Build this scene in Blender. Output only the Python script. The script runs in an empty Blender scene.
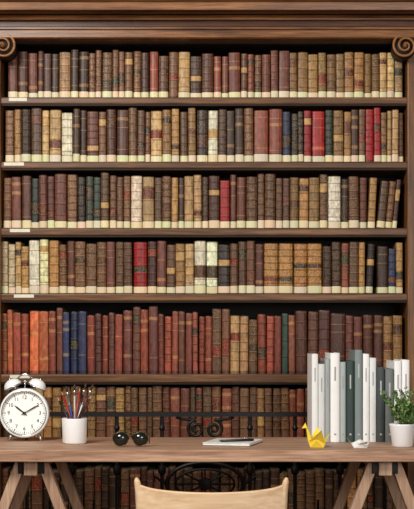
import bpy, math, random
from mathutils import Vector, Matrix
random.seed(23)
S=bpy.context.scene
F=1400.0; H=1.133; HY=336.0
DF=5.7   # depth of the bookcase front
def X(px,d=DF): return (px-207)/F*d
def Z(py,d=DF): return H-(py-HY)/F*d
def lin(c):
    o=[]
    for v in c[:3]:
        v=max(0,v)/255.0
        o.append(v/12.92 if v<=0.04045 else ((v+0.055)/1.055)**2.4)
    return (o[0],o[1],o[2],1.0)

# ---------------------------------------------------------------- materials
def newmat(name):
    m=bpy.data.materials.new(name); m.use_nodes=True
    nt=m.node_tree; b=nt.nodes['Principled BSDF']
    return m,nt,b
def plain(name,c,rough=0.5,metal=0.0,var=0.08,scale=30,bump=0.0,spec=0.5):
    m,nt,b=newmat(name)
    tc=nt.nodes.new('ShaderNodeTexCoord')
    n=nt.nodes.new('ShaderNodeTexNoise'); n.inputs['Scale'].default_value=scale; n.inputs['Detail'].default_value=4
    nt.links.new(tc.outputs['Object'],n.inputs['Vector'])
    r=nt.nodes.new('ShaderNodeValToRGB')
    l=lin(c)
    r.color_ramp.elements[0].position=0.3; r.color_ramp.elements[1].position=0.7
    r.color_ramp.elements[0].color=(l[0]*(1-var),l[1]*(1-var),l[2]*(1-var),1)
    r.color_ramp.elements[1].color=(min(1,l[0]*(1+var)),min(1,l[1]*(1+var)),min(1,l[2]*(1+var)),1)
    nt.links.new(n.outputs['Fac'],r.inputs['Fac']); nt.links.new(r.outputs['Color'],b.inputs['Base Color'])
    b.inputs['Roughness'].default_value=rough; b.inputs['Metallic'].default_value=metal
    b.inputs['Specular IOR Level'].default_value=spec
    if bump>0:
        bp=nt.nodes.new('ShaderNodeBump'); bp.inputs['Strength'].default_value=bump; bp.inputs['Distance'].default_value=0.002
        nt.links.new(n.outputs['Fac'],bp.inputs['Height']); nt.links.new(bp.outputs['Normal'],b.inputs['Normal'])
    return m
def wood(name,c1,c2,c3,axis='X',rough=0.45,sc=1.0,spec=0.3):
    m,nt,b=newmat(name)
    tc=nt.nodes.new('ShaderNodeTexCoord'); mp=nt.nodes.new('ShaderNodeMapping')
    s={'X':(1.2,22,22),'Y':(22,1.2,22),'Z':(22,22,1.2)}[axis]
    mp.inputs['Scale'].default_value=tuple(v*sc for v in s)
    nt.links.new(tc.outputs['Object'],mp.inputs['Vector'])
    n=nt.nodes.new('ShaderNodeTexNoise'); n.inputs['Scale'].default_value=1.6; n.inputs['Detail'].default_value=8; n.inputs['Roughness'].default_value=0.65; n.inputs['Distortion'].default_value=0.6
    nt.links.new(mp.outputs['Vector'],n.inputs['Vector'])
    n2=nt.nodes.new('ShaderNodeTexNoise'); n2.inputs['Scale'].default_value=9; n2.inputs['Detail'].default_value=6
    nt.links.new(mp.outputs['Vector'],n2.inputs['Vector'])
    mx=nt.nodes.new('ShaderNodeMath'); mx.operation='MULTIPLY_ADD'; mx.inputs[1].default_value=0.35
    nt.links.new(n2.outputs['Fac'],mx.inputs[0])
    m2=nt.nodes.new('ShaderNodeMath'); m2.operation='MULTIPLY'; m2.inputs[1].default_value=0.65
    nt.links.new(n.outputs['Fac'],m2.inputs[0]); nt.links.new(m2.outputs[0],mx.inputs[2])
    r=nt.nodes.new('ShaderNodeValToRGB'); cr=r.color_ramp
    cr.elements[0].position=0.36; cr.elements[0].color=lin(c1)
    cr.elements[1].position=0.64; cr.elements[1].color=lin(c3)
    e=cr.elements.new(0.5); e.color=lin(c2)
    nt.links.new(mx.outputs[0],r.inputs['Fac']); nt.links.new(r.outputs['Color'],b.inputs['Base Color'])
    b.inputs['Roughness'].default_value=rough; b.inputs['Specular IOR Level'].default_value=spec
    bp=nt.nodes.new('ShaderNodeBump'); bp.inputs['Strength'].default_value=0.25; bp.inputs['Distance'].default_value=0.002
    nt.links.new(mx.outputs[0],bp.inputs['Height']); nt.links.new(bp.outputs['Normal'],b.inputs['Normal'])
    return m

M_case=wood('case_wood',(66,40,20),(98,64,36),(134,92,56),'X',0.4)
M_caseV=wood('case_wood_vertical',(72,42,20),(110,70,36),(144,96,54),'Z',0.4)
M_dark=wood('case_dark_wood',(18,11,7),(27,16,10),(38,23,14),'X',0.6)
M_desk=wood('desk_wood',(128,94,72),(172,134,108),(206,170,142),'X',0.55)
M_trestle=wood('trestle_wood',(140,108,86),(176,142,116),(202,170,142),'Z',0.55)
M_chair=wood('chair_wood',(196,160,120),(218,184,146),(232,204,168),'X',0.45,0.5)
M_iron=plain('wrought_iron',(20,18,17),0.5,0.5,0.2)
M_white=plain('white_ceramic',(242,242,242),0.25,0,0.02)
M_label=plain('label_paper',(226,220,200),0.8,0,0.08,60)

# ---------------------------------------------------------------- mesh helpers
def obj(name,verts,faces,mat,parent=None,smooth=False):
    me=bpy.data.meshes.new(name); me.from_pydata([tuple(v) for v in verts],[],faces); me.update()
    me.materials.append(mat)
    if smooth:
        for p in me.polygons: p.use_smooth=True
    o=bpy.data.objects.new(name,me); S.collection.objects.link(o)
    if parent: o.parent=parent
    return o
def empty(name):
    e=bpy.data.objects.new(name,None); S.collection.objects.link(e); e.empty_display_size=0.05
    return e
def bevel(o,w,seg=2):
    m=o.modifiers.new('bevel','BEVEL'); m.width=w; m.segments=seg; m.limit_method='ANGLE'
    return o
def boxdata(x0,x1,y0,y1,z0,z1):
    v=[(x0,y0,z0),(x1,y0,z0),(x1,y1,z0),(x0,y1,z0),(x0,y0,z1),(x1,y0,z1),(x1,y1,z1),(x0,y1,z1)]
    f=[(3,2,1,0),(4,5,6,7),(0,1,5,4),(1,2,6,5),(2,3,7,6),(3,0,4,7)]
    return v,f
def box(name,x0,x1,y0,y1,z0,z1,mat,parent=None,bev=0,M=None):
    v,f=boxdata(x0,x1,y0,y1,z0,z1)
    if M: v=[M@Vector(p) for p in v]
    o=obj(name,v,f,mat,parent)
    if bev: bevel(o,bev)
    return o
class Acc:
    def __init__(s): s.v=[]; s.f=[]
    def add(s,v,f):
        n=len(s.v); s.v+= [tuple(p) for p in v]; s.f+=[tuple(i+n for i in q) for q in f]
    def box(s,*a,M=None):
        v,f=boxdata(*a)
        if M: v=[M@Vector(p) for p in v]
        s.add(v,f)
def lathe_data(prof,seg,M=None):
    v=[];f=[]
    n=len(prof)
    for i in range(seg):
        a=2*math.pi*i/seg
        for r,z in prof:
            p=Vector((r*math.cos(a),r*math.sin(a),z)); v.append(M@p if M else p)
    for i in range(seg):
        j=(i+1)%seg
        for k in range(n-1):
            f.append((i*n+k,j*n+k,j*n+k+1,i*n+k+1))
    return v,f
def lathe(name,prof,mat,M,parent=None,seg=40,smooth=True):
    v,f=lathe_data(prof,seg,M); return obj(name,v,f,mat,parent,smooth)
def tube_data(pts,rad,seg=8,closed=False,flat=1.0):
    pts=[Vector(p) for p in pts]; n=len(pts)
    rs=rad if isinstance(rad,(list,tuple)) else [rad]*n
    v=[];f=[]; prev=None
    for i in range(n):
        if closed: t=pts[(i+1)%n]-pts[i-1]
        else: t=pts[min(i+1,n-1)]-pts[max(i-1,0)]
        t.normalize()
        if prev is None:
            u=Vector((0,1,0)) if abs(t.y)<0.9 else Vector((1,0,0))
            u=(u-t*u.dot(t)).normalized()
        else: u=(prev-t*prev.dot(t)).normalized()
        prev=u; w=t.cross(u)
        for k in range(seg):
            a=2*math.pi*k/seg
            v.append(pts[i]+(u*math.cos(a)*flat+w*math.sin(a))*rs[i])
    for i in range(n if closed else n-1):
        j=(i+1)%n
        for k in range(seg):
            l=(k+1)%seg
            f.append((i*seg+k,i*seg+l,j*seg+l,j*seg+k))
    if not closed:
        f.append(tuple(range(seg-1,-1,-1))); f.append(tuple((n-1)*seg+k for k in range(seg)))
    return v,f
def tube(name,pts,rad,mat,parent=None,seg=8,closed=False):
    v,f=tube_data(pts,rad,seg,closed); return obj(name,v,f,mat,parent,True)
T=Matrix.Translation
def R(a,ax): return Matrix.Rotation(math.radians(a),4,ax)

# ---------------------------------------------------------------- room
M_floor=wood('floor_wood',(70,46,30),(98,66,44),(120,84,58),'X',0.4)
M_wall=plain('wall_paint',(120,105,88),0.9,0,0.05,8)
box('floor',-2.4,2.4,-1.5,6.25,-0.05,0,M_floor)
box('wall_back',-2.4,2.4,6.12,6.25,0,3.3,M_wall)
box('wall_left',-2.5,-2.4,-1.5,6.25,0,3.3,M_wall)
box('wall_right',2.4,2.5,-1.5,6.25,0,3.3,M_wall)
box('ceiling',-2.5,2.5,-1.5,6.25,3.3,3.35,M_wall)

# ---------------------------------------------------------------- bookcase
bc=empty('bookcase')
XL=X(1); XR=X(407)
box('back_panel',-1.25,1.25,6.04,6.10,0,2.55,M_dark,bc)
shelves=[(97,104),(161.5,168.5),(228,235.5),(293.5,301),(374,383),(442,450),(520,530)]
for i,(a,b) in enumerate(shelves):
    o=box('shelf_%d'%(i+1),XL-0.01,XR+0.01,DF,6.04,Z(b),Z(a),M_case,bc); bevel(o,0.006,3)
    o=box('shelf_bead_%d'%(i+1),XL,XR,DF+0.006,DF+0.02,Z(b)-0.006,Z(b),M_dark,bc)
box('plinth',XL,XR,DF-0.01,6.04,0,0.16,M_case,bc,0.006)
def pilaster(name,x0,x1):
    o=box(name,x0,x1,DF-0.015,6.04,0,Z(52),M_caseV,bc,0.004)
    w=x1-x0
    for k in range(3):
        cx=x0+w*(0.2+0.3*k)
        box(name+'_fillet_%d'%k,cx-0.018,cx+0.018,DF-0.027,DF-0.015,0.2,Z(66),M_caseV,bc,0.006)
    box(name+'_base',x0-0.0,x1+0.0,DF-0.04,DF-0.014,0,0.17,M_caseV,bc,0.006)
pilaster('pilaster_left',XL-0.24,XL)
pilaster('pilaster_right',XR,XR+0.24)
M_capi=wood('capital_wood',(92,58,28),(134,88,48),(168,116,68),'X',0.35)
def volute(name,cx,cz,y,r,sgn):
    a=Acc()
    pts=[];rad=[]
    N=70
    for i in range(N+1):
        t=i/N; th=t*2*math.pi*2.2
        rr=r*(1-t)**1.0*0.92+0.1*r
        an=math.pi/2 - sgn*th
        pts.append((cx+rr*math.cos(an),y-0.016*t-.002,cz+rr*math.sin(an)))
        rad.append(0.0062*(1-0.45*t))
    v,f=tube_data(pts,rad,8); a.add(v,f)
    v,f=lathe_data([(0,-0.028),(0.006,-0.026),(0.009,-0.014),(0.009,0)],16,T((cx,y,cz))@R(-90,'X')); a.add(v,f)
    lathe(name+'_pillow',[(0,0.004),(r*0.9,0.004),(r*0.97,0.02),(r*0.9,0.11),(0.0,0.11)],M_dark,T((cx,y,cz))@R(-90,'X'),bc,30)
    return obj(name,a.v,a.f,M_capi,bc,True)
yc=5.62
for sg,px0,px1,nm in((-1,-48,3,'left'),(1,405,456,'right')):
    ci=px1 if sg<0 else px0; co=px0 if sg<0 else px1
    volute('volute_%s_inner'%nm,X(ci,yc),Z(46,yc),yc,0.050,-sg)
    volute('volute_%s_outer'%nm,X(co,yc),Z(46,yc),yc,0.050,sg)
    x0=X(min(ci,co),yc); x1=X(max(ci,co),yc)
    box('capital_band_%s'%nm,x0,x1,yc+0.01,yc+0.1,Z(46,yc)+0.0,Z(46,yc)+0.043,M_caseV,bc,0.004)
def extr(name,prof,x0,x1,mat):
    n=len(prof); v=[(x0,p[0],p[1]) for p in prof]+[(x1,p[0],p[1]) for p in prof]
    f=[(i,(i+1)%n,(i+1)%n+n,i+n) for i in range(n)]
    f.append(tuple(range(n-1,-1,-1))); f.append(tuple(range(n,2*n)))
    return obj(name,v,f,mat,bc)
def zz(py,y): return Z(py,y)
M_corn=wood('cornice_wood',(74,42,19),(114,72,38),(152,102,58),'X',0.35)
M_corr=wood('cornice_red_wood',(48,24,13),(76,42,22),(100,58,32),'X',0.35)
extr('architrave_lower',[(6.04,Z(44)),(DF-0.01,Z(44)),(DF-0.01,zz(38,5.69)),(6.04,zz(38,5.69))],-1.12,1.12,M_dark)
extr('architrave_1',[(6.0,zz(38.5,5.62)),(5.62,zz(38.5,5.62)),(5.612,zz(37,5.61)),(5.612,zz(30,5.61)),(5.6,zz(29,5.6)),(5.6,zz(27,5.6)),(6.0,zz(27,5.6))],-1.14,1.14,M_corn)
extr('frieze',[(6.0,zz(27,5.6)),(5.63,zz(26.5,5.63)),(5.63,zz(19,5.63)),(6.0,zz(19,5.63))],-1.13,1.13,M_corr)
pr=[(6.0,zz(20,5.6)),(5.61,zz(20,5.61)),(5.6,zz(18.5,5.6))]
for k in range(7):
    t=k/6; pr.append((5.6-0.05*(1-math.cos(t*math.pi/2)),zz(18.5-5.5*math.sin(t*math.pi/2)*1.0,5.58)))
pr+=[(5.53,zz(12.5,5.54)),(6.0,zz(12.5,5.54))]
extr('cornice_ovolo',pr,-1.16,1.16,M_corn)
extr('cornice_fillet',[(6.0,zz(12.6,5.54)),(5.56,zz(12.6,5.54)),(5.56,zz(9.5,5.54)),(6.0,zz(9.5,5.54))],-1.15,1.15,M_dark)
pr=[(6.0,zz(9.6,5.5)),(5.5,zz(9.6,5.5)),(5.495,zz(2,5.49))]
for k in range(7):
    t=k/6; pr.append((5.48-0.08*t-0.02*math.sin(t*math.pi*2),zz(1,5.49)+0.09*t))
pr+=[(5.39,zz(1,5.49)+0.13),(6.04,zz(1,5.49)+0.13)]
extr('cornice_crown',pr,-1.2,1.2,M_corn)
for (px0,px1,sh) in ((9,27,0),(4,24,1),(10,30,2),(14,34,3),(10,30,4)):
    a,b=shelves[sh]
    box('shelf_label_%d'%sh,X(px0),X(px1),DF-0.0025,DF+0.002,Z(a+4.2),Z(a+0.9),M_label,bc)

# ---------------------------------------------------------------- library books
PAL=dict(dk=(58,37,28),br=(98,64,44),rb=(114,60,44),mr=(88,48,40),tn=(152,110,64),lt=(182,146,98),cr=(210,192,150),
 bk=(34,28,28),bl=(30,40,72),rd=(150,22,28),gn=(38,56,48),og=(172,88,52),bc=(132,60,42),gy=(120,112,90),ww=(226,214,184),gt=(158,108,58))
ORN={'tn':.5,'lt':.35,'br':.35,'dk':.22,'rb':.16,'mr':.12,'cr':.3,'bk':.25,'bl':.1,'rd':.06,'gn':.15,'og':.03,'bc':.06,'gy':.2,'ww':.2,'gt':.95}
BV=[];BF=[];BC=[];BO=[]
GOLD=(204,158,92)
def mixc(a,b,t): return tuple(a[i]*(1-t)+b[i]*t for i in range(3))
def book(xc,w,h,z0,y0,key,depth=0.17,lean=0.0,label=True,ns=6):
    col=PAL[key]; j=random.uniform(0.76,1.2)
    if key in('ww','rd','gt'): j=random.uniform(.95,1.05)
    col=tuple(min(255,c*j*random.uniform(0.96,1.04)) for c in col)
    orn=ORN[key]*random.uniform(0.2,1.5)
    if key=='gt': orn=1.0
    bulge=w*random.uniform(0.16,0.32)
    nr=random.choice([4,5,5,5,3,6]); plainb = (key in('og','bc','rd','bl','gy','mr','rb','dk') and random.random()<0.5)
    if key=='gt': nr=6
    ribs=[] if plainb else [h*(0.15+0.8*(k+0.5)/nr) for k in range(nr)]
    rh=0.0026; gl=.0026 if orn>.25 else .0016
    gm=random.uniform(.1,.45)+0.25*min(1,orn)
    L=[(0.0,0,mixc(col,(30,20,15),0.35),0)]
    if label and random.random()<0.95:
        lz=h*0.015; lh=h*random.uniform(0.11,0.145)
        L.append((lz,0.0003,tuple(c*random.uniform(.93,1.02) for c in (226,210,170)),-1))
        L.append((lz+lh,0,mixc(col,(10,5,0),.3),0))
        L.append((lz+lh+.004,0,col,orn*.8))
    else: L.append((0.05*h,0,col,orn*.6))
    title=random.randrange(1,nr) if nr>1 and random.random()<0.6 else -1
    tcol=random.choice([(110,26,20),(34,24,20),(86,32,24),(176,138,84),(28,40,34),(60,26,20)])
    cov=col; last=L[-1][0]
    for k,zr in enumerate(ribs):
        if zr-0.004<last: continue
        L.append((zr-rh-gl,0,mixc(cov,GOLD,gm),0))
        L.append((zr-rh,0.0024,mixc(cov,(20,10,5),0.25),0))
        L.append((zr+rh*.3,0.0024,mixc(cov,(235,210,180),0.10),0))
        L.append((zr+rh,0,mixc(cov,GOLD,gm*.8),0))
        c=tcol if k==title-1 else mixc(cov,(0,0,0),random.uniform(0,.12))
        L.append((zr+rh+gl,0,c,orn if k!=title-1 else 0.4))
        last=L[-1][0]
    if plainb:
        for t in (random.uniform(.2,.3),random.uniform(.6,.7),random.uniform(.78,.86)):
            if random.random()<0.75:
                L.append((h*t,0,mixc(col,GOLD,.5),0)); L.append((h*t+0.003+random.choice([0,0,0.01]),0,col,0.1))
    if h*0.965>L[-1][0]+0.002:
        L.append((h*0.965,0,mixc(col,GOLD,.2),0))
    L.append((h*0.985,0,mixc(col,(30,20,15),.3),0)); L.append((h,-0.001,col,0))
    base=len(BV); npt=ns+3
    ca=math.cos(lean); sa=math.sin(lean)
    for (z,o,c,on) in L:
        pts=[(-w/2,depth)]
        for k in range(ns+1):
            t=-1+2*k/ns
            xx=(w/2)*math.sin(t*math.pi/2*0.98); yy=-bulge*math.cos(t*math.pi/2)
            pts.append((xx,yy-o))
        pts.append((w/2,depth))
        for (px,py) in pts:
            BV.append((xc+px*ca+z*sa,y0+bulge+py,z0+z*ca-px*sa+abs(sa)*w/2))
    for i in range(len(L)-1):
        for k in range(npt):
            l=(k+1)%npt
            BF.append((base+i*npt+k,base+i*npt+l,base+(i+1)*npt+l,base+(i+1)*npt+k))
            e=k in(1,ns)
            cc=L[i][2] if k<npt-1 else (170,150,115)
            if e and L[i][3]>=0: cc=mixc(cc,(10,5,0),.25)  # outer spine faces darkened in colour: painted-in shading of the rounded back
            BC.append(cc); BO.append(L[i][3] if 0<k<npt-1 else 0)
    BF.append(tuple(base+(len(L)-1)*npt+k for k in range(npt))); BC.append((140,120,90)); BO.append(0)
    BF.append(tuple(base+k for k in range(npt-1,-1,-1))); BC.append(col); BO.append(0)

def row(zpx,toppx,segs,label=True,jit=3.5):
    z0=Z(zpx)
    for s in segs:
        x0,x1,keys=s[0],s[1],s[2].split()
        opt=s[3] if len(s)>3 else {}
        bw=opt.get('w',8.6); n=opt.get('n',max(1,round((x1-x0)/bw)))
        ws=[random.uniform(0.7,1.35) for _ in range(n)] if not opt.get('eq') else [1]*n
        t=sum(ws); x=x0
        dt=opt.get('top',0)
        gt=random.uniform(-1.2,1.8)
        pk=None
        for i in range(n):
            w=(x1-x0)*ws[i]/t
            if pk and random.random()<.35: k=pk
            else: k=random.choice(keys)
            pk=k
            top=toppx+dt+gt+random.uniform(-jit*0.4,jit)
            if opt.get('eq'): top=toppx+dt
            hh=(zpx-top)/F*DF
            ln=opt.get('lean',0) or (random.uniform(-.008,.008))
            book(X(x+w/2),w/F*DF-0.0016,hh,z0,DF+0.020+random.uniform(0,0.022),k,
                 depth=random.uniform(.13,.17),lean=ln,label=label)
            x+=w
row(97,50,[(7,58,'dk mr br br'),(58,70,'tn lt'),(70,118,'mr dk br'),(118,158,'br mr rb bk'),(158,178,'tn br'),(178,190,'lt'),(190,262,'mr dk rb br'),
  (262,290,'rb br mr'),(290,345,'tn br br tn'),(345,404,'br tn dk lt')])
row(161.5,108,[(4,30,'br dk tn'),(30,60,'tn br lt'),(60,72,'ww',{'n':1}),(72,86,'bk dk',{'n':2}),(86,98,'br rb'),(98,128,'br mr',),(128,150,'br dk'),(150,162,'lt'),(162,196,'tn br tn'),
  (196,208,'bk dk'),(208,218,'ww',{'n':1}),(218,254,'br mr dk'),(254,283,'rb mr',{'n':2,'top':-2}),(283,304,'bl bk gn',{'n':3}),(304,326,'rd',{'n':2,'top':2}),(326,334,'gn',{'n':1}),
  (334,352,'tn lt'),(352,366,'dk br'),(366,382,'rd rb'),(382,405,'tn br lt',{'w':6})])
row(228,174,[(2,30,'mr rb br'),(30,38,'gn',{'n':1}),(38,66,'mr dk rb'),(66,76,'br'),(76,100,'dk bk gn'),(100,116,'bk br'),(116,130,'br'),(130,142,'ww',{'n':1}),(142,154,'lt cr'),(154,178,'tn br'),
  (178,184,'dk'),(184,202,'tn lt cr'),(202,220,'br mr dk'),(220,230,'rd',{'n':1,'top':3}),(230,246,'br dk rb'),(246,276,'br tn'),(276,290,'dk br'),(290,320,'tn br lt'),(320,328,'br'),
  (328,342,'ww',{'n':1,'top':3}),(342,360,'br dk mr'),(360,368,'br rb',{'n':1,'top':2}),(368.5,376,'tn',{'n':1,'lean':.05,'top':2}),(377.5,398,'mr tn br',{'n':3,'lean':.10,'top':2})])
row(293.5,241,[(0,14,'cr lt'),(14,28,'lt cr tn'),(28,48,'cr ww',{'n':2}),(48,66,'br tn'),(66,96,'br rb dk'),(96,132,'rb br mr'),(133,147,'rd',{'n':1}),(147,166,'mr br'),(166,194,'tn br lt'),
  (194,206,'ww',{'n':1,'top':-3}),(206,218,'ww',{'n':1}),(218,230,'bk br'),(230,264,'mr dk br'),(264,323,'gt',{'n':4,'eq':1,'top':2}),(323,350,'br rb dk'),(350,366,'br tn'),
  (366.5,374,'bk',{'n':1,'top':2,'lean':.05}),(378,389,'dk br',{'n':1,'top':2}),(389,397,'bl',{'n':1,'top':5}),(397,404,'tn',{'n':1})])
row(374,308,[(0,28,'bc og rb',{'w':7}),(28,48,'og',{'n':2,'w':10}),(48,62,'bc rb',{'n':2}),(62,86,'bl',{'n':3}),(86,122,'bc rb mr',{'w':7,'top':3}),(122,158,'mr bc rb'),(158,212,'bc rb',{'w':7,'top':4}),(212,230,'rb br'),
  (230,258,'tn br lt',{'top':7}),(258,282,'bc rb',{'w':8,'top':3}),(282,296,'gn bk rb',{'top':4}),(296,346,'bc rb mr',{'w':12,'top':2}),(346,384,'rb br mr',{'top':5}),(384,404,'br tn',{'top':8})],label=False,jit=4)
row(442,388,[(0,70,'br tn br'),(70,290,'br tn br rb br'),(290,314,'rd rb',{'n':3}),(314,403,'br tn dk')],label=False,jit=2)
row(520,470,[(0,120,'dk br br'),(120,280,'br dk mr'),(280,403,'dk br tn')],label=False,jit=3)
me=bpy.data.meshes.new('library_books'); me.from_pydata(BV,[],BF); me.update()
ca=me.color_attributes.new('Col','FLOAT_COLOR','CORNER'); oa=me.attributes.new('orn','FLOAT','FACE')
oa.data.foreach_set('value',BO)
flat=[]
for p in me.polygons:
    c=lin(BC[p.index]); flat+= list(c)*p.loop_total
ca.data.foreach_set('color',flat)
m,nt,b=newmat('leather_bindings')
def N(t): return nt.nodes.new(t)
at=N('ShaderNodeAttribute'); at.attribute_name='Col'
ao=N('ShaderNodeAttribute'); ao.attribute_name='orn'
tc=N('ShaderNodeTexCoord')
mpn=N('ShaderNodeMapping'); mpn.inputs['Scale'].default_value=(1.6,1,.7)
nt.links.new(tc.outputs['Object'],mpn.inputs['Vector'])
n1=N('ShaderNodeTexNoise'); n1.inputs['Scale'].default_value=60; n1.inputs['Detail'].default_value=6; n1.inputs['Roughness'].default_value=.75
nt.links.new(mpn.outputs['Vector'],n1.inputs['Vector'])
mr=N('ShaderNodeMapRange'); mr.inputs['From Min'].default_value=.3; mr.inputs['From Max'].default_value=.7; mr.inputs['To Min'].default_value=.4; mr.inputs['To Max'].default_value=1.6
nt.links.new(n1.outputs['Fac'],mr.inputs['Value'])
isl=N('ShaderNodeMath'); isl.operation='LESS_THAN'; isl.inputs[1].default_value=-.5; nt.links.new(ao.outputs['Fac'],isl.inputs[0])
mf=N('ShaderNodeMix'); mf.inputs['B'].default_value=1.0
nt.links.new(isl.outputs[0],mf.inputs['Factor']); nt.links.new(mr.outputs['Result'],mf.inputs['A'])
vm=N('ShaderNodeVectorMath'); vm.operation='SCALE'
nt.links.new(at.outputs['Color'],vm.inputs[0]); nt.links.new(mf.outputs['Result'],vm.inputs['Scale'])
n2=N('ShaderNodeTexVoronoi'); n2.inputs['Scale'].default_value=150; n2.feature='DISTANCE_TO_EDGE'
nt.links.new(tc.outputs['Object'],n2.inputs['Vector'])
m3=N('ShaderNodeMapRange'); m3.inputs['From Min'].default_value=.1; m3.inputs['From Max'].default_value=.28; m3.inputs['To Min'].default_value=0; m3.inputs['To Max'].default_value=.75
nt.links.new(n2.outputs['Distance'],m3.inputs['Value'])
mm=N('ShaderNodeMath'); mm.operation='MULTIPLY'; mm.use_clamp=True
nt.links.new(m3.outputs['Result'],mm.inputs[0]); nt.links.new(ao.outputs['Fac'],mm.inputs[1])
mx=N('ShaderNodeMix'); mx.data_type='RGBA'; mx.inputs['B'].default_value=lin((212,166,100))
nt.links.new(mm.outputs[0],mx.inputs['Factor']); nt.links.new(vm.outputs['Vector'],mx.inputs['A'])
nt.links.new(mx.outputs['Result'],b.inputs['Base Color'])
b.inputs['Roughness'].default_value=.42; b.inputs['Specular IOR Level'].default_value=.35
bp=N('ShaderNodeBump'); bp.inputs['Strength'].default_value=.35; bp.inputs['Distance'].default_value=.002
nt.links.new(n1.outputs['Fac'],bp.inputs['Height']); nt.links.new(bp.outputs['Normal'],b.inputs['Normal'])
me.materials.append(m)
bo=bpy.data.objects.new('library_books',me); S.collection.objects.link(bo)

# ---------------------------------------------------------------- iron railing
a=Acc(); yr=5.48
x0,x1=-1.0,1.0
zt=Z(412,yr); zb=Z(463,yr)
a.box(x0,x1,yr-0.014,yr+0.014,Z(416.5,yr),zt)
a.box(x0,x1,yr-0.01,yr+0.01,Z(443,yr),Z(440,yr))
a.box(x0,x1,yr-0.01,yr+0.01,0.10,0.12)
for px in (-18,27,72,117,162,250,295,340,385,430):
    xx=X(px,yr)
    v,f=tube_data([(xx,yr,0),(xx,yr,zt-0.002)],0.0075,10); a.add(v,f)
    v,f=lathe_data([(0.007,-.02),(0.014,-.012),(0.016,0),(0.014,.012),(0.007,.02)],12,T((xx,yr,Z(470,yr)))); a.add(v,f)
    v,f=lathe_data([(0.007,-.012),(0.012,0),(0.007,.012)],12,T((xx,yr,Z(428,yr)))); a.add(v,f)
def spiral(cx,cz,r,start,turn,N=40,turns=1.6):
    return [(cx+r*(1-.8*i/N)*math.cos(start+turn*2*math.pi*turns*i/N),yr,cz+r*(1-.8*i/N)*math.sin(start+turn*2*math.pi*turns*i/N)) for i in range(N+1)]
for cx,sg in ((196,1),(214,-1)):
    v,f=tube_data(spiral(X(cx,yr),Z(429,yr),0.036,math.pi/2,sg),0.006,8); a.add(v,f)
    v,f=tube_data([(X(cx,yr),yr,Z(420,yr)),(X(cx-sg*14,yr),yr,Z(419,yr)),(X(cx-sg*20,yr),yr,Z(417,yr))],0.006,8); a.add(v,f)
cx=X(205,yr); cz=Z(484,yr)
for rx,rz,r in ((.15,.085,.008),(.115,.058,.005)):
    v,f=tube_data([(cx+rx*math.cos(2*math.pi*i/40),yr,cz+rz*math.sin(2*math.pi*i/40)) for i in range(40)],r,8,True); a.add(v,f)
for k in range(8):
    an=math.pi*k/8*2
    v,f=tube_data([(cx,yr,cz),(cx+.115*math.cos(an),yr,cz+.058*math.sin(an))],.004,6); a.add(v,f)
v,f=lathe_data([(0,-.015),(.022,-.01),(.026,0),(.022,.01),(0,.015)],16,T((cx,yr,cz))@R(90,'X')); a.add(v,f)
for s in(-1,1):
    v,f=tube_data([(cx+s*.02,yr,cz-.08),(cx+s*.03,yr,cz-.25),(cx+s*.02,yr,.11)],.006,8); a.add(v,f)
    v,f=tube_data([(cx+s*.15,yr,cz),(cx+s*.2,yr,cz+.03),(X(205+s*50,yr),yr,cz+.01)],.006,8); a.add(v,f)
for px in(94,140,180,230,272,318,50,362):
    xx=X(px,yr)
    v,f=tube_data([(xx,yr,.11),(xx,yr,Z(500,yr))],.005,8); a.add(v,f)
rail=obj('iron_railing',a.v,a.f,M_iron,None,False)

# ---------------------------------------------------------------- desk
desk=empty('trestle_desk')
DT=0.75; D0,D1=4.70,5.30
box('desk_top',-0.86,0.86,D0,D1,DT-0.04,DT,M_desk,desk,0.003)
def trestle(nm,cx):
    zt=DT-0.04
    box(nm+'_beam',cx-0.022,cx+0.022,D0+0.035,D1-0.04,zt-0.05,zt,M_trestle,desk,0.003)
    for yi,yy in enumerate((D0+0.06,D1-0.10)):
        for s in(-1,1):
            xt=cx+s*0.035; xb=cx+s*0.30
            v,f=boxdata(-0.5,0.5,0,0.045,0,1)
            wv=[]
            for (px,py,pz) in v:
                w=0.036
                xc=xb+(xt-xb)*pz
                wv.append((xc+px*w*1.06,yy+py,pz*(zt)))
            bevel(obj('%s_leg_%d_%d'%(nm,yi,(s+1)//2),wv,f,M_trestle,desk),0.003)
        box('%s_hinge_%d'%(nm,yi),cx-0.045,cx+0.045,yy-0.004,yy,zt-0.045,zt-0.006,M_iron,desk,0.002)
        box('%s_brace_%d'%(nm,yi),cx-0.20,cx+0.20,yy+0.012,yy+0.032,0.22,0.26,M_trestle,desk,0.002)
    for s in(-1,1):
        xx=cx+s*0.225
        box('%s_stretcher_%d'%(nm,(s+1)//2),xx-0.01,xx+0.01,D0+0.07,D1-0.07,0.20,0.24,M_trestle,desk,0.002)
trestle('trestle_left',X(32,4.78)); trestle('trestle_right',X(384,4.78))

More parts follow.
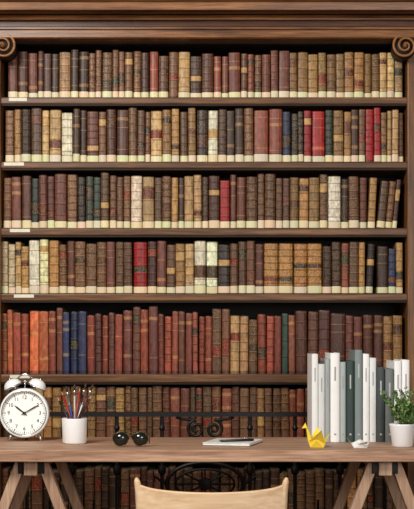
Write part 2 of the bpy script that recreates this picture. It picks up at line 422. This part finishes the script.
# ---------------------------------------------------------------- chair
ch=empty('wooden_chair')
yb=4.25; cxs=X(211.5,yb); hw=0.226
zrt=Z(487,yb)
N_=24; v=[];f=[]
for i in range(N_+1):
    t=-1+2*i/N_
    x=cxs+t*(hw-0.004); y=yb-0.045*(1-t*t)
    zt_=zrt-0.012*(1-t*t)+0.010*t**8
    zb_=zrt-0.17+0.012*(1-t*t)
    for (yy,z) in((y-0.009,zb_),(y-0.009,zt_-0.004),(y-0.005,zt_),(y+0.005,zt_),(y+0.009,zt_-0.004),(y+0.009,zb_)):
        v.append((x,yy,z))
for i in range(N_):
    for k in range(6):
        l=(k+1)%6
        f.append((i*6+k,i*6+l,(i+1)*6+l,(i+1)*6+k))
f.append(tuple(range(5,-1,-1))); f.append(tuple(N_*6+k for k in range(6)))
obj('crest_panel',v,f,M_chair,ch,False)
ztip=Z(477.5,yb)
for s in(-1,1):
    xx=cxs+s*(hw-0.006)
    pts=[(xx-s*0.015,yb-0.02,0.0),(xx-s*0.015,yb+0.015,0.25),(xx-s*0.012,yb+0.025,0.44),(xx-s*.006,yb+0.012,0.58),(xx,yb,0.66),(xx+s*.006,yb-.004,ztip-0.01),(xx+s*.008,yb-.004,ztip)]
    tube('back_post_%d'%((s+1)//2),pts,[.014,.017,.018,.015,.012,.009,.004],M_chair,ch,12)
    tube('front_leg_%d'%((s+1)//2),[(xx-s*.01,yb+0.43,0),(xx-s*.02,yb+.42,.43)],[.013,.018],M_chair,ch,12)
    tube('side_stretcher_%d'%((s+1)//2),[(xx-s*.015,yb+0.015,.2),(xx-s*.015,yb+.425,.2)],.009,M_chair,ch,10)
tube('cross_stretcher',[(cxs-hw+.02,yb+.22,.2),(cxs+hw-.02,yb+.22,.2)],.009,M_chair,ch,10)
for k in range(5):
    t=-0.66+0.33*k
    tube('back_spindle_%d'%k,[(cxs+t*hw*.9,yb+.05,.455),(cxs+t*hw,yb-.045*(1-t*t),zrt-.155)],.007,M_chair,ch,8)
box('seat',cxs-hw+.005,cxs+hw-.005,yb+.01,yb+.45,.43,.46,M_chair,ch,.012)

# ---------------------------------------------------------------- alarm clock
ck=empty('alarm_clock')
M_cl=plain('clock_enamel',(238,240,236),0.2,0,0.02)
M_face=plain('clock_face',(248,248,242),0.6,0,0.01)
M_blk=plain('black_paint',(18,18,20),0.35,0,0.1)
M_met=plain('clock_metal',(190,192,190),0.2,0.95,0.05)
yk=5.10
cx=X(24.5,yk); cz=Z(413,yk)
Rk=0.0905
MC=T((cx,yk,cz))@R(90,'X')
lathe('case',[(0,-.05),(Rk*.7,-.05),(Rk*.92,-.04),(Rk,-.015),(Rk,.0),(Rk*.985,.012),(Rk*.93,.017),(Rk*.875,.012),(Rk*.865,.003),(0,.003)],M_cl,MC,ck,56)
lathe('rim_ring',[(Rk*.845,.004),(Rk*.875,.0145),(Rk*.90,.0175),(Rk*.915,.0165)],M_met,MC,ck,56)
lathe('dial',[(0,.0045),(Rk*.86,.0045)],M_face,MC,ck,56,False)
a=Acc()
for k in range(60):
    an=math.radians(k*6); L=.006 if k%5 else .009; w=.0006 if k%5 else .0014
    Mx=T((cx,yk-.0052,cz))@Matrix.Rotation(an,4,'Y')
    a.box(-w,w,-.0003,.0003,Rk*.84-L,Rk*.83,M=Mx)
obj('minute_marks',a.v,a.f,M_blk,ck)
def textobj(txt,size,loc,mat,parent,name):
    cu=bpy.data.curves.new(name,'FONT'); cu.body=txt; cu.size=size; cu.align_x='CENTER'; cu.align_y='CENTER'; cu.extrude=.0003
    o=bpy.data.objects.new(name+'_tmp',cu); S.collection.objects.link(o)
    dg=bpy.context.evaluated_depsgraph_get(); dg.update()
    me=bpy.data.meshes.new_from_object(o.evaluated_get(dg)); bpy.data.objects.remove(o)
    me.transform(T(loc)@R(90,'X')); me.materials.clear(); me.materials.append(mat)
    n=bpy.data.objects.new(name,me); S.collection.objects.link(n); n.parent=parent
for k in range(1,13):
    an=math.radians(90-30*k); rr=Rk*.63
    textobj(str(k),.019,(cx+rr*math.cos(an),yk-.0053,cz+rr*math.sin(an)),M_blk,ck,'numeral_%d'%k)
def hand(nm,ang,L,w,yo):
    an=math.radians(ang)
    Mx=T((cx,yk-yo,cz))@Matrix.Rotation(an,4,'Y')
    v=[(-w*.5,0,-.012),(w*.5,0,-.012),(w,0,L*.7),(0,0,L),(-w,0,L*.7)]
    v=[Mx@Vector(p) for p in v]+[Mx@(Vector(p)+Vector((0,-.0008,0))) for p in v]
    f=[(0,1,2,3,4),(9,8,7,6,5)]+[(i,(i+1)%5,(i+1)%5+5,i+5) for i in range(5)]
    obj(nm,v,f,M_blk,ck)
hand('hour_hand',-52,.046,.003,.0070); hand('minute_hand',60,.064,.0024,.0085)
lathe('hub',[(0.0055,.004),(.0055,.011),(0,.0115)],M_blk,MC,ck,16)
for s in(-1,1):
    Mb=T((cx+s*.042,yk+.015,cz+.093))@Matrix.Rotation(s*math.radians(26),4,'Y')
    lathe('bell_%d'%((s+1)//2),[(.033,.0),(.0345,.002),(.033,.008),(.029,.018),(.021,.026),(.010,.0305),(0,.0315)],M_cl,Mb,ck,32)
    lathe('bell_rim_%d'%((s+1)//2),[(.0335,-.001),(.0355,.0005),(.0355,.003),(.034,.004)],M_met,Mb,ck,32)
    lathe('bell_cap_%d'%((s+1)//2),[(.005,.030),(.005,.035),(0,.037)],M_met,Mb,ck,16)
    tube('bell_post_%d'%((s+1)//2),[(cx+s*.030,yk+.015,cz+.078),(cx+s*.044,yk+.015,cz+.105)],.004,M_met,ck)
    tube('foot_%d'%((s+1)//2),[(cx+s*.045,yk+.012,cz-.07),(cx+s*.058,yk+.012,.7565),(cx+s*.060,yk+.012,.7505)],[.008,.006,.005],M_met,ck,12)
tube('rear_foot',[(cx,yk+.045,cz-.07),(cx,yk+.06,.7505)],[.006,.005],M_met,ck,12)
tube('handle',[(cx+.032*math.cos(math.pi*i/12),yk+.015,cz+.105+.036*math.sin(math.pi*i/12)) for i in range(13)],.0032,M_met,ck,10)
tube('hammer',[(cx,yk+.015,cz+.085),(cx,yk+.015,cz+.115)],.0025,M_met,ck)
tube('hammer_head',[(cx-.007,yk+.015,cz+.115),(cx+.007,yk+.015,cz+.115)],.006,M_met,ck,12)

# ---------------------------------------------------------------- pencil cup
pc=empty('pencil_cup')
yp=4.98; cx=X(74.5,yp)
lathe('cup',[(0,0),(.036,0),(.040,.002),(.0425,.006),(.0455,.088),(.0455,.0905),(.0435,.0905),(.0405,.008),(0,.006)],M_white,T((cx,yp,.7502)),pc,40)
pcols=[(30,30,34),(150,34,34),(60,70,90),(30,60,130),(190,180,160),(150,40,34),(28,28,30),(30,34,40),(90,40,40),(210,205,195)]
ends=[(57,398),(61,392),(66,386),(70,402),(75,384),(80,388),(86,383),(94,384),(91,396),(83,402)]
for i,(ex,ey) in enumerate(ends):
    mt=plain('pencil_paint_%d'%i,pcols[i],.4)
    yy=yp+random.uniform(-.03,.03)
    p0=Vector((cx-(X(ex,yp)-cx)*.35,yp-(yy-yp)*.5,.757)); p1=Vector((X(ex,yp),yy,Z(ey,yp)))
    d=p1-p0
    if i in(2,4,6,7):
        tube('brush_handle_%d'%i,[p0,p0+d*.5,p0+d*.8],[.002,.0035,.003],mt,pc)
        tube('brush_ferrule_%d'%i,[p0+d*.8,p0+d*.9],[.0032,.004],M_met,pc)
        tube('brush_bristle_%d'%i,[p0+d*.9,p0+d*.96,p1],[.004,.0048,.001],plain('bristle_%d'%i,(60,42,30),.8),pc)
    else:
        tube('pencil_shaft_%d'%i,[p0,p0+d*.93],.0038,mt,pc,6)
        tube('pencil_tip_%d'%i,[p0+d*.93,p1],[.0038,.0008],plain('pencil_wood_%d'%i,(190,150,110),.7),pc,6)

# ---------------------------------------------------------------- sunglasses
sg=empty('sunglasses')
M_lens=plain('tinted_lens',(16,24,22),.08,0,.1,spec=.7)
M_gold=plain('frame_metal',(110,88,56),.3,.9)
ys=4.84; xa=X(121,ys); xb=X(140,ys); zc=.7505+.0285
def outline(c,s,k=1.0):
    pts=[]
    for i in range(28):
        an=2*math.pi*i/28
        x=.0285*math.cos(an)*k; z=.027*math.sin(an)*k
        if z>0: z*=.82
        if x*s<0 and z<0: x*=.86
        pts.append(Vector((c+x,ys,zc+z)))
    return pts
for c,s,nm in((xa,-1,'left'),(xb,1,'right')):
    o=outline(c,s,.97)
    v=[p+Vector((0,.0008,0)) for p in o]+[p+Vector((0,-.0008,0)) for p in o]+[Vector((c,-.004+ys,zc)),Vector((c,ys-.002,zc))]
    n=28; f=[(i,(i+1)%n,(i+1)%n+n,i+n) for i in range(n)]+[((i+1)%n+n,i+n,2*n)[::-1] for i in range(n)]+[((i+1)%n,i,2*n+1) for i in range(n)]
    obj('lens_'+nm,v,f,M_lens,sg,True)
    tube('rim_'+nm,outline(c,s),.0014,M_gold,sg,8,True)
    xo=c+s*.028
    tube('temple_'+nm,[(xo,ys,zc+.012),(xo+s*.004,ys+.004,zc+.012),(xo+s*.003,ys+.08,zc+.006),(xo,ys+.115,zc-.006),(xo-s*.002,ys+.14,.7525)],[.0015,.0015,.0017,.0022,.002],M_gold,sg)
    tube('nose_pad_'+nm,[(c-s*.026,ys,zc+.002),(c-s*.024,ys+.008,zc-.006)],.0016,M_gold,sg)
tube('bridge',[(xa+.0275,ys,zc+.006),((xa+xb)/2,ys-.002,zc+.010),(xb-.0275,ys,zc+.006)],.0016,M_gold,sg)
tube('top_bar',[(xa+.012,ys,zc+.021),((xa+xb)/2,ys-.002,zc+.020),(xb-.012,ys,zc+.021)],.0016,M_gold,sg)

# ---------------------------------------------------------------- notebook + pen
nbk=empty('notebook')
MN=T((X(233,4.97),4.97,.7502))@R(-14,'Z')
box('cover',-.085,.085,-.11,.11,0,.002,plain('cover_grey',(90,92,96),.6),nbk,.0005,M=MN)
box('pages',-.083,.083,-.108,.108,.002,.009,plain('page_paper',(232,230,224),.8),nbk,.001,M=MN)
box('front_cover',-.085,.085,-.11,.11,.009,.011,plain('cover_white',(226,224,220),.6),nbk,.0005,M=MN)
pen=empty('ballpoint_pen')
zp=.7502+.0113+.0045
p0=Vector((X(218,4.92),4.90,zp)); p1=Vector((X(254,4.92),4.95,zp)); d=p1-p0
tube('barrel',[p0+d*.08,p0+d*.55,p0+d*.97,p1],[.0042,.0045,.0045,.003],M_blk,pen,12)
tube('nib',[p0,p0+d*.08],[.0008,.004],M_met,pen,12)
tube('clip',[p0+d*.7+Vector((0,0,.0055)),p0+d*.96+Vector((0,0,.0055))],.0009,M_met,pen,6)

# ---------------------------------------------------------------- origami birds
def crane(name,mat,M,k=1.0):
    e=empty(name)
    def part(nm,v,f):
        o=obj(nm,[M@(Vector(p)*k) for p in v],f,mat,e)
        so=o.modifiers.new('thickness','SOLIDIFY'); so.thickness=.0006
    part('body',[(-.022,0,0.0),(.022,0,0.0),(0,-.013,.024),(0,.013,.024),(-.030,0,.022),(.030,0,.022),(0,0,.034)],
      [(0,1,2),(1,0,3),(0,2,4),(3,0,4),(1,5,2),(1,3,5),(4,2,6),(6,3,4),(2,5,6),(5,3,6)])
    part('neck',[(-.016,0,.004),(-.030,0,.022),(-.038,-.001,.080),(-.016,-.006,.026),(-.016,.006,.026)],[(0,2,3),(2,0,4),(1,3,2),(1,2,4)])
    part('head',[(-.038,-.001,.080),(-.033,-.004,.064),(-.033,.004,.064),(-.050,0,.062)],[(0,1,3),(0,3,2),(1,2,3)])
    part('tail',[(.014,0,.004),(.028,0,.020),(.046,0,.050),(.016,-.006,.022),(.016,.006,.022)],[(0,3,2),(2,4,0),(1,2,3),(1,4,2)])
    part('wing_front',[(-.026,-.006,.018),(.026,-.006,.018),(.022,-.04,.060),(0,-.012,.028)],[(0,3,2),(3,1,2)])
    part('wing_back',[(-.026,.006,.020),(.024,.006,.022),(-.006,.036,.066),(0,.012,.028)],[(0,2,3),(3,2,1)])
    return e
crane('origami_bird',plain('yellow_paper',(246,214,60),.7,0,.05),T((X(317,4.80),4.80,.7506))@R(-14,'Z'),1.05)
e=empty('origami_bird')
Mx=T((X(360,4.79),4.79,.7506))@R(6,'Z')
M_gp=plain('pale_paper',(222,222,216),.7,0,.04)
def gp(nm,v,f):
    o=obj(nm,[Mx@(Vector(p)*1.12) for p in v],f,M_gp,e); so=o.modifiers.new('thickness','SOLIDIFY'); so.thickness=.0006
gp('body',[(-.02,-.010,0),(.02,-.010,0),(.02,.010,0),(-.02,.010,0),(-.028,0,.014),(.028,0,.014),(0,-.012,.012),(0,.012,.012),(0,0,.026)],
 [(0,1,6),(1,5,6),(0,6,4),(2,3,7),(3,4,7),(2,7,5),(0,4,3),(1,2,5),(6,5,8),(6,8,4),(7,4,8),(7,8,5),(0,3,2,1)])
gp('head',[(-.028,0,.014),(-.02,-.006,.008),(-.02,.006,.008),(-.044,0,.034)],[(0,1,3),(0,3,2),(1,2,3)])
gp('tail',[(.018,-.008,.008),(.018,.008,.008),(.024,0,.014),(.040,0,.024)],[(0,3,2),(1,2,3),(0,1,3)])
gp('wing',[(-.012,-.010,.012),(.02,-.010,.012),(.014,-.04,.022)],[(0,1,2)])

# ---------------------------------------------------------------- row of desk books
db=empty('upright_desk_books')
yf=5.05
L=[(312,318.3,354,(232,232,228)),(318.6,325,364,(212,214,212)),(325.4,330,359,(160,166,164)),(330.4,340,353,(242,242,238)),(340.4,346,362,(168,176,174)),
 (346.5,354.5,361,(44,62,58)),(355,362.5,350,(124,136,134)),(363,369.5,354,(246,246,244)),(370,376.5,358,(230,232,230)),(377,385,367,(62,70,70)),(385.5,394,369,(112,118,116)),(394.5,402,361,(244,244,242)),(402.5,410,360,(244,244,242))]
for i,(a0,a1,tp,c) in enumerate(L):
    mt=plain('desk_book_cover_%d'%i,c,.55,0,.04,12)
    x0,x1=X(a0,yf),X(a1,yf); zt=Z(tp,yf); dep=.225; y0=yf+random.uniform(0,.008)
    w=x1-x0; t=.0022
    outer=[(x0,y0+dep)]+[(x0+w/2-w/2*math.cos(math.pi*k/8),y0+w*.22-w*.22*math.sin(math.pi*k/8)) for k in range(9)]+[(x1,y0+dep)]
    inner=[(x1-t,y0+dep),(x1-t,y0+w*.22+t),(x0+t,y0+w*.22+t),(x0+t,y0+dep)]
    P=outer+inner; n=len(P)
    v=[(p[0],p[1],.7503) for p in P]+[(p[0],p[1],zt) for p in P]
    f=[(k,(k+1)%n,(k+1)%n+n,k+n) for k in range(n)]+[tuple(range(n-1,-1,-1)),tuple(range(n,2*n))]
    obj('cover_%d'%i,v,f,mt,db)
    box('pages_%d'%i,x0+t*1.05,x1-t*1.05,y0+w*.22+t*1.2,y0+dep-.004,.7525,zt-.004,M_label,db)
    lc=(150,152,150) if sum(c)>400 else (190,190,182)
    ml=plain('spine_print_%d'%i,lc,.6)
    box('spine_title_%d'%i,x0+w*.42,x0+w*.58,y0-.0004,y0+.002,zt-.10,zt-.05,ml,db)
    box('spine_mark_%d'%i,x0+w*.38,x0+w*.62,y0-.0004,y0+.002,.775,.781,ml,db)

# ---------------------------------------------------------------- potted plant
pp=empty('potted_plant')
yq=4.85; cx=X(402.5,yq)
lathe('pot',[(0,0),(.033,0),(.036,.003),(.0445,.070),(.046,.074),(.046,.079),(.042,.079),(.041,.066),(0,.066)],M_white,T((cx,yq,.7502)),pp,40)
lathe('soil',[(0,.069),(.0412,.0665)],plain('potting_soil',(50,36,26),.95,0,.3,80),T((cx,yq,.7502)),pp,24)
M_leaf=plain('leaf_green',(84,120,58),.5,0,.35,25)
M_leaf2=plain('leaf_light_green',(134,164,92),.5,0,.25,25)
M_stem=plain('stem_green',(92,104,58),.6)
st=Acc(); lf=Acc(); lf2=Acc()
rng=random.Random(3)
for k in range(64):
    an=rng.uniform(0,2*math.pi); sp=rng.uniform(.01,.098); hh=rng.uniform(.04,.165)-sp*.35
    b0=Vector((cx+math.cos(an)*.02*rng.random(),yq+math.sin(an)*.02*rng.random(),.7502+.066))
    tip=Vector((cx+math.cos(an)*sp,yq+math.sin(an)*sp*.8,.7502+.070+hh))
    mid=(b0+tip)/2+Vector((0,0,.02))
    pts=[]
    for i in range(7):
        t=i/6; pts.append(b0*(1-t)**2+mid*2*t*(1-t)+tip*t*t)
    v,f=tube_data(pts,.0009,5); st.add(v,f)
    for j in range(11):
        t=rng.uniform(.3,1.0); i=min(5,int(t*6)); p=pts[i].lerp(pts[i+1],t*6-i)
        dr=Vector((rng.uniform(-1,1),rng.uniform(-1,1),rng.uniform(-.3,.9))).normalized()
        sd=dr.cross(Vector((rng.uniform(-1,1),rng.uniform(-1,1),rng.uniform(-1,1)))).normalized(); nn=dr.cross(sd)
        Lh=rng.uniform(.010,.017); wd=Lh*.36
        v=[p,p+dr*Lh*.35+sd*wd+nn*.001,p+dr*Lh*.75+sd*wd*.7,p+dr*Lh,p+dr*Lh*.75-sd*wd*.7,p+dr*Lh*.35-sd*wd+nn*.001,p+dr*Lh*.5-nn*.0015]
        f=[(0,1,6),(1,2,6),(2,3,6),(3,4,6),(4,5,6),(5,0,6)]
        (lf if rng.random()<.6 else lf2).add(v,f)
obj('stems',st.v,st.f,M_stem,pp,True); obj('leaves',lf.v,lf.f,M_leaf,pp,False); obj('young_leaves',lf2.v,lf2.f,M_leaf2,pp,False)

# ---------------------------------------------------------------- light
w=bpy.data.worlds.new('World'); S.world=w; w.use_nodes=True
w.node_tree.nodes['Background'].inputs['Color'].default_value=(1,.98,.96,1); w.node_tree.nodes['Background'].inputs['Strength'].default_value=.5
def area(name,loc,tgt,size,e,col):
    l=bpy.data.lights.new(name,'AREA'); l.energy=e; l.size=size; l.color=col
    o=bpy.data.objects.new(name,l); S.collection.objects.link(o); o.location=loc
    o.rotation_euler=(Vector(tgt)-Vector(loc)).to_track_quat('-Z','Y').to_euler()
area('key_light',(-1.3,2.8,2.9),(0.1,5.6,1.2),1.0,96,(1,.98,.94))
area('fill_light',(1.2,1.0,1.9),(0,5.5,1.1),1.6,66,(1,.985,.96))
S.view_settings.view_transform='Standard'

# ---------------------------------------------------------------- camera
cam=bpy.data.cameras.new('camera'); co=bpy.data.objects.new('camera',cam); S.collection.objects.link(co)
co.location=(0,0,H); co.rotation_euler=(math.pi/2,0,0)
cam.sensor_fit='VERTICAL'; cam.sensor_height=36; cam.lens=F/509*36
cam.shift_y=(HY-254.5)/509
cam.clip_start=.05
S.camera=co
